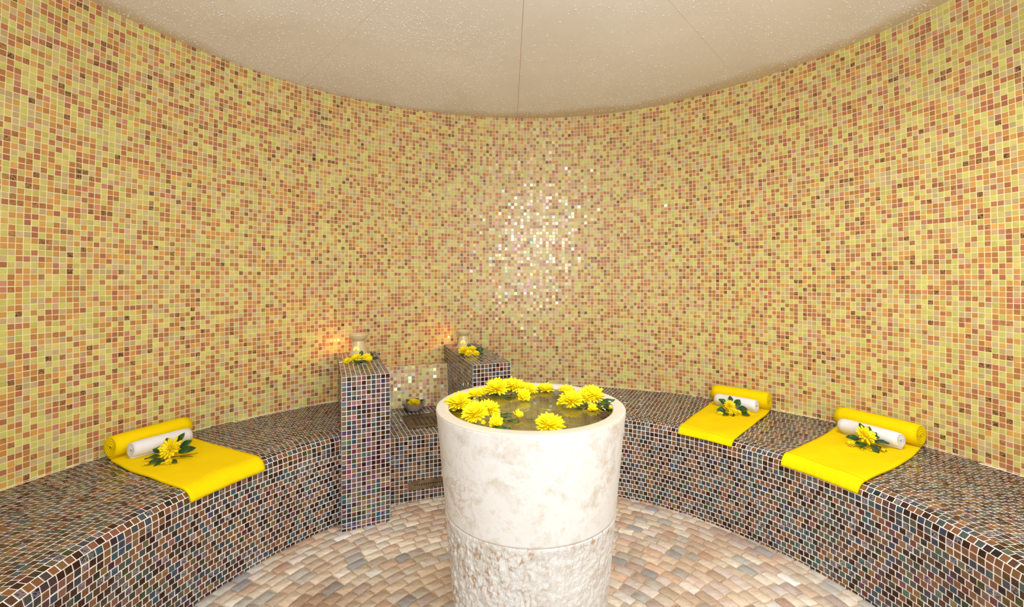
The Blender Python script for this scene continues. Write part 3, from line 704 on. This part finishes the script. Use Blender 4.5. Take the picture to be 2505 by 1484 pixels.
def yellow_towel(bt, nt, drop, label, R=.055, rr=None, hem=.0):
    """bt: angles of roll ends (left,right seen from room centre), nt: angles at the nosing"""
    c = (sum(bt)/2)
    rw = float(rwz(c, .5)); rc = rw-R-.014 if rr is None else rr
    A = pol(np.array(rc), bt[0], BH+R+.008); B = pol(np.array(rc), bt[1], BH+R+.008)
    ctr = pol(np.array(rc), c, BH)
    root = empty('yellow_towel', tuple(ctr), label, 'towel', 'yellow towels on the mosaic benches')
    inv = Matrix.Translation(root.location).inverted()
    o = link('rolled_end', mesh('rolled_end', *roll_geo(A, B, R, .0112, .0094), [YEL], True), root); o.matrix_parent_inverse = inv
    nb, ns = 26, 60; mid = (A+B)/2
    Ls = rc-float(rfront(c))-RC      # distance from roll axis line back to nosing start
    P = np.zeros((ns+1, nb+1, 3)); N = np.zeros_like(P)
    s_end = RC*PI/2+drop
    for i in range(ns+1):
        t = i/ns
        for j in range(nb+1):
            b = j/nb
            # straight chord between roll ends at the back, blended to the nosing arc
            q0 = np.array(A)*(1-b)+np.array(B)*b; th0 = math.degrees(math.atan2(q0[1]-CY, q0[0]-CX)); th0 = th0+360 if th0 < -90 else th0
            r0 = math.hypot(q0[0]-CX, q0[1]-CY)
            th1 = nt[0]*(1-b)+nt[1]*b
            sb = -(r0-float(rfront(th0))-RC)*1.0
            s = sb+(s_end-sb)*t; wv = .0022*math.sin(b*9+t*5+c)+.0016*math.sin(t*14+b*3)
            k = min(1, max(0, (s-sb)/(-sb)))
            th = th0*(1-k)+th1*k; edge = .10*math.sin(t*7+c)*(1 if b in (0, 1) else 0)
            off = .0075+max(0, wv)*1.2+(.0022 if t > .97 else 0)*math.sin(j*2.2)*.5
            if i in (0,): off = .007
            nn = bnorm(th+edge, s); P[i, j] = bprof(th+edge, s)+nn*off; N[i, j] = nn
            if j in (0, nb): P[i, j] -= nn*.0012
    o = link('spread_cloth', mesh('spread_cloth', *ribbon(P, N, .0085), [YEL], True), root); o.matrix_parent_inverse = inv
    # ribbed hem band along the hanging edge
    if hem:
        k0 = int(ns*(1-hem)); m2 = 240; Ph = np.zeros((9, m2+1, 3)); Nh = np.zeros_like(Ph)
        for i in range(9):
            ii = k0+(ns-k0)*i/8; i0 = min(int(ii), ns-1); f = ii-i0
            for j in range(m2+1):
                jj = j/m2*nb; j0 = min(int(jj), nb-1); g_ = jj-j0
                p = (P[i0, j0]*(1-g_)+P[i0, j0+1]*g_)*(1-f)+(P[i0+1, j0]*(1-g_)+P[i0+1, j0+1]*g_)*f; nn = N[i0, j0]
                Ph[i, j] = p+nn*(.0046+.0006*math.sin(j*PI/1.9)); Nh[i, j] = nn
        o = link('ribbed_hem', mesh('ribbed_hem', *ribbon(Ph, Nh, .002), [YEL], True), root); o.matrix_parent_inverse = inv
        o['label'] = 'ribbed yellow hem'
    return root
def white_towel(th0, th1, r0, r1, R, label):
    z = BH+.0125+R
    A = pol(np.array(r0), th0, z); B = pol(np.array(r1), th1, z)
    o = link('white_towel', mesh('white_towel', *roll_geo(A, B, R, .0105, .0086, end_in=.003), [WHI], True))
    tag(o, label, 'towel', 'small rolled white towels')
    return o, Vector(A), Vector(B)
yellow_towel((161.3, 151.6), (165.2, 151.4), -.004, 'yellow towel spread on the left bench, rolled up at its wall end', .054, 1.925)
yellow_towel((51.9, 42.6), (51.9, 40.3), -.018, 'yellow towel nearer the basin on the right bench, rolled at the wall end', .056, 2.028, hem=.05)
yellow_towel((32.4, 22.2), (30.3, 17.2), -.006, 'large yellow towel nearest the viewer on the right bench', .057, 2.012, hem=.07)
white_towel(160.6, 153.2, 1.829, 1.803, .040, 'small rolled white towel on the left bench towel, before the yellow roll')
white_towel(50.6, 43.4, 1.908, 1.904, .040, 'small rolled white towel on the right bench towel nearer the basin')
white_towel(30.6, 22.6, 1.888, 1.881, .041, 'small rolled white towel on the right bench towel nearest the viewer')
TZ = BH+.014
SG = None
# left towel spray
p = at(418, 1122, TZ)
spray(p, 'spray with one big yellow flower and dark leaves before the left white roll',
  [(-.004, .012, .040, .098, 'daisy', -4, 52), (.030, -.052, .006, .030, 'daisy', 10, 30), (.010, -.060, .003, .018, 'daisy', 0, 15), (-.052, -.070, .002, .024, 'daisy', 0, 15), (.060, .035, .010, .014, 'bud', 60, 20)],
  [(.010, .022, .055, .052, .026, 75, 60, 0), (-.022, .020, .050, .042, .026, 130, 45, 20), (-.034, .0, .036, .046, .026, 175, 25, 30), (-.03, -.02, .022, .056, .026, 200, 5, 30),
   (-.012, -.03, .016, .062, .026, 222, -4, 20), (.028, .016, .042, .050, .030, 40, 30, -20), (.030, .0, .030, .072, .030, 14, 18, -30), (.0, -.03, .012, .050, .022, 250, 0, 0), (.02, -.035, .01, .045, .02, -20, 0, 0)],
  [([(.01, -.01, .012), (.05, .01, .012), (.085, .02, .014), (.098, .03, .016)], [.0018, .0016, .0015, .0012]), ([(.04, .0, .010), (.075, .002, .012), (.096, -.002, .012)], .0014)])
# far right towel spray
p = at(1790, 1012, TZ)
spray(p, 'spray of small yellow flowers and round leaves on the right bench towel nearer the basin',
  [(-.004, .020, .040, .066, 'mum', -6, 50), (.008, -.006, .012, .052, 'daisy', -10, 40), (.030, -.015, .006, .050, 'daisy', 14, 30), (-.075, -.02, .004, .034, 'daisy', -10, 30), (.085, .0, .006, .040, 'cup', 50, 34), (-.018, -.020, .004, .030, 'daisy', 0, 20)],
  [(-.020, .030, .050, .044, .032, 140, 50, 10), (-.035, .0, .022, .050, .034, 180, 10, 20), (.010, .035, .062, .034, .026, 80, 60, 0), (.032, .024, .040, .052, .034, 45, 42, -10),
   (.035, .0, .018, .062, .048, 5, 20, -30), (-.03, -.02, .01, .042, .028, 205, 0, 0), (.04, -.02, .010, .05, .035, -22, 2, 0), (.0, -.01, .01, .04, .02, 250, 0, 0)])
# near right towel spray
p = at(2122, 1093, TZ)
spray(p, 'spray with one big yellow flower, wilted buds and pointed leaves on the near right towel',
  [(0, .018, .044, .092, 'daisy', 4, 48), (-.070, .006, .006, .040, 'cup', -30, 30), (-.052, -.045, .003, .020, 'bud', -70, 20), (-.030, -.050, .003, .020, 'bud', 60, 20), (.022, -.050, .006, .034, 'bud', 20, 60)],
  [(.006, .036, .064, .036, .026, 90, 55, 0), (.025, .030, .052, .040, .026, 55, 40, 0), (.034, .016, .036, .052, .026, 25, 22, -20), (.034, -.002, .026, .062, .030, -8, 10, -30),
   (-.028, .012, .034, .058, .026, 170, 12, 20), (-.018, -.01, .022, .052, .026, 215, 6, 10), (.002, -.02, .018, .055, .030, 262, -6, 0), (.020, -.02, .016, .046, .020, -60, -4, 0), (-.022, .0, .02, .045, .022, 190, 0, 0)],
  [([(0, -.01, .015), (.012, -.03, .012), (.03, -.055, .008)], .0014), ([(-.02, 0, .014), (-.05, .003, .012), (-.085, .004, .010)], .0014)])
# sprays on the blocks
p = at(880, 886, PH+.002)
spray(p, 'spray of yellow flowers and dark leaves before the oil burner on the left block',
  [(-.022, .02, .018, .066, 'daisy', -8, 42), (.036, .02, .022, .056, 'daisy', 10, 40), (-.062, -.014, .008, .050, 'daisy', -18, 40), (.056, -.014, .010, .052, 'cup', 16, 40), (.008, .028, .020, .040, 'daisy', 0, 30), (-.030, -.020, .004, .022, 'bud', 0, 60)],
  [(.0, .03, .030, .036, .022, 100, 62, 0), (.045, .03, .028, .032, .022, 40, 35, 0), (.07, .01, .018, .034, .022, 10, 20, 0), (-.01, -.010, .010, .046, .026, 200, 10, 0), (.005, -.012, .010, .046, .028, -20, 8, 0), (-.01, -.014, .008, .04, .03, -70, 2, 0), (.02, -.014, .008, .04, .03, 240, 2, 0)])
p = at(1150, 867, PH+.002)
spray(p, 'spray of yellow flowers and a black-green leaf before the oil burner on the right block',
  [(-.038, .01, .018, .076, 'mum', -10, 42), (.010, .03, .024, .060, 'daisy', 6, 36), (-.004, -.018, .008, .056, 'daisy', 0, 38), (.040, -.020, .007, .048, 'daisy', 12, 34)],
  [(-.010, .04, .036, .032, .022, 100, 55, 0), (.030, .01, .016, .056, .038, 20, 14, -20), (-.03, -.014, .008, .046, .028, 220, 4, 0), (.0, -.014, .007, .04, .028, 185, 4, 0), (.055, -.004, .010, .034, .028, -40, 2, 0)])
# ------------------------------------------------------------------ oil burners
def burner(loc, s, label, hole_az):
    root = empty('oil_burner', loc, label, 'oil burner', None); root.scale = (s, s, s)
    n = 48; prof = [(.056, 0), (.0595, .003), (.0585, .012), (.053, .03), (.0475, .047), (.0425, .064), (.0385, .082), (.036, .095), (.0345, .103)]
    inner = [(r-.0045, z) for r, z in reversed(prof)]
    def skip(i, j):
        a = (2*PI*(j+.5)/n-hole_az+PI) % (2*PI)-PI
        if i < 8: k = i
        elif i == 8: return False
        else: k = 16-i
        return abs(a) < .80 and 1 <= k <= 5 and (k < 5 or abs(a) < .45)
    V, F = lathe(prof+inner, n, skip)
    link('burner_body', mesh('burner_body', V, F, [CERAM], True), root)
    dish = [(0, .100), (.030, .100), (.0365, .103), (.046, .112), (.0555, .124), (.0610, .138), (.0622, .143), (.0610, .1455), (.0585, .144), (.052, .127), (.040, .112), (.020, .108), (0, .107)]
    link('oil_dish', mesh('oil_dish', *lathe(dish, 48), [CERAM], True), root)
    # flower-shaped opening on the front, candle light showing through
    parts = []; a0 = -PI/2
    for k in range(9):
        b = PI*(-.06+k*1.12/8); du = math.cos(b); dv = math.sin(b); pts = []
        for i in range(8):
            t = i/7; wd = .0032*math.sin(PI*min(1, t*.85+.1)); pts.append((t, wd))
        for_s = []
        for sgn in (1, -1):
            for (t, wd) in (pts if sgn == 1 else pts[::-1]):
                rr = .006+t*.0155; x = du*rr-dv*wd*sgn; z = .050+dv*rr+du*wd*sgn; r_ = float(np.interp(z, [.012, .03, .047, .064, .082], [.0585, .053, .0475, .0425, .0385]))+.0006
                an = a0+x/r_; for_s.append((r_*math.cos(an), r_*math.sin(an), z))
        parts.append((for_s, [tuple(range(16))]))
    g = link('flower_cutout', mesh('flower_cutout', *join(parts), [GLOW]), root); g['label'] = 'flower-shaped opening glowing yellow'
    tl = link('tealight', mesh('tealight', *lathe([(0, .001), (.019, .001), (.019, .014), (.017, .0135), (0, .0125)], 24), [WAX], True), root)
    link('flame', mesh('flame', *lathe([(0, .016), (.0025, .018), (.0036, .023), (.0026, .029), (0, .037)], 12), [FLAME], True), tl)
    d = bpy.data.lights.new('tealight_glow', 'POINT'); d.energy = .9; d.color = (1, .36, .06); d.shadow_soft_size = .006
    lo = bpy.data.objects.new('tealight_glow', d); scn.collection.objects.link(lo); lo.parent = root; lo.location = (0, 0, .042)
    return root
burner(at(877, 871, PH+.0015), .96, 'cream ceramic oil burner on the left mosaic block, glowing orange beside it', PI*.93)
burner(at(1134, 851, PH+.0015), .86, 'cream ceramic oil burner on the right mosaic block behind the basin', PI*.93)
# ------------------------------------------------------------------ lotus-shaped bowl on the ledge
def lotus():
    p = at(1013, 1003, .3712); root = empty('petal_bowl', p, 'grey petal-rimmed bowl of dark water on the low ledge', 'bowl')
    n = 96; V = []; F = []
    prof = [(.0, .0), (.036, .0), (.045, .006), (.060, .030), (.078, .058), (.0800, .0605), (.0765, .060), (.060, .036), (.046, .014), (.0, .010)]
    for (r, z) in prof:
        for j in range(n):
            a = 2*PI*j/n; lob = abs(math.sin(a*4+PI/2)); k = min(1, max(0, (z-.006)/.05))
            zz = z-(1-lob**.7)*.013*k; rr = r*(1+.05*k*(lob-.6)); V.append((rr*math.cos(a), rr*math.sin(a), zz))
    for i in range(len(prof)-1):
        for j in range(n): F.append((i*n+j, i*n+(j+1) % n, (i+1)*n+(j+1) % n, (i+1)*n+j))
    link('bowl_body', mesh('bowl_body', V, F, [BOWLM], True), root)
    w_ = link('dark_water', mesh('dark_water', *lathe([(0, .040), (.0600, .040), (.058, .036), (0, .020)], 48), [DARKIN], True), root); w_['label'] = 'dark water in the bowl'
    bloom(Vector(p)+Vector((0, -.004, .040)), .088, 'mum', 1, (0, 14), .4, None, 'yellow flower with orange centre floating in the petal-rimmed bowl', None)
    for i, (az, lb) in enumerate(((150, 'dark leaf standing at the left inside the petal-rimmed bowl'), (25, 'dark leaf standing at the right inside the petal-rimmed bowl'), (85, 'dark leaf behind the flower in the petal-rimmed bowl'))):
        a = math.radians(az); leaf(Vector(p)+Vector((.028*math.cos(a), .028*math.sin(a), .043)), .048, .036, az, 28, 0, None, lb, None, bend=.05)
lotus()
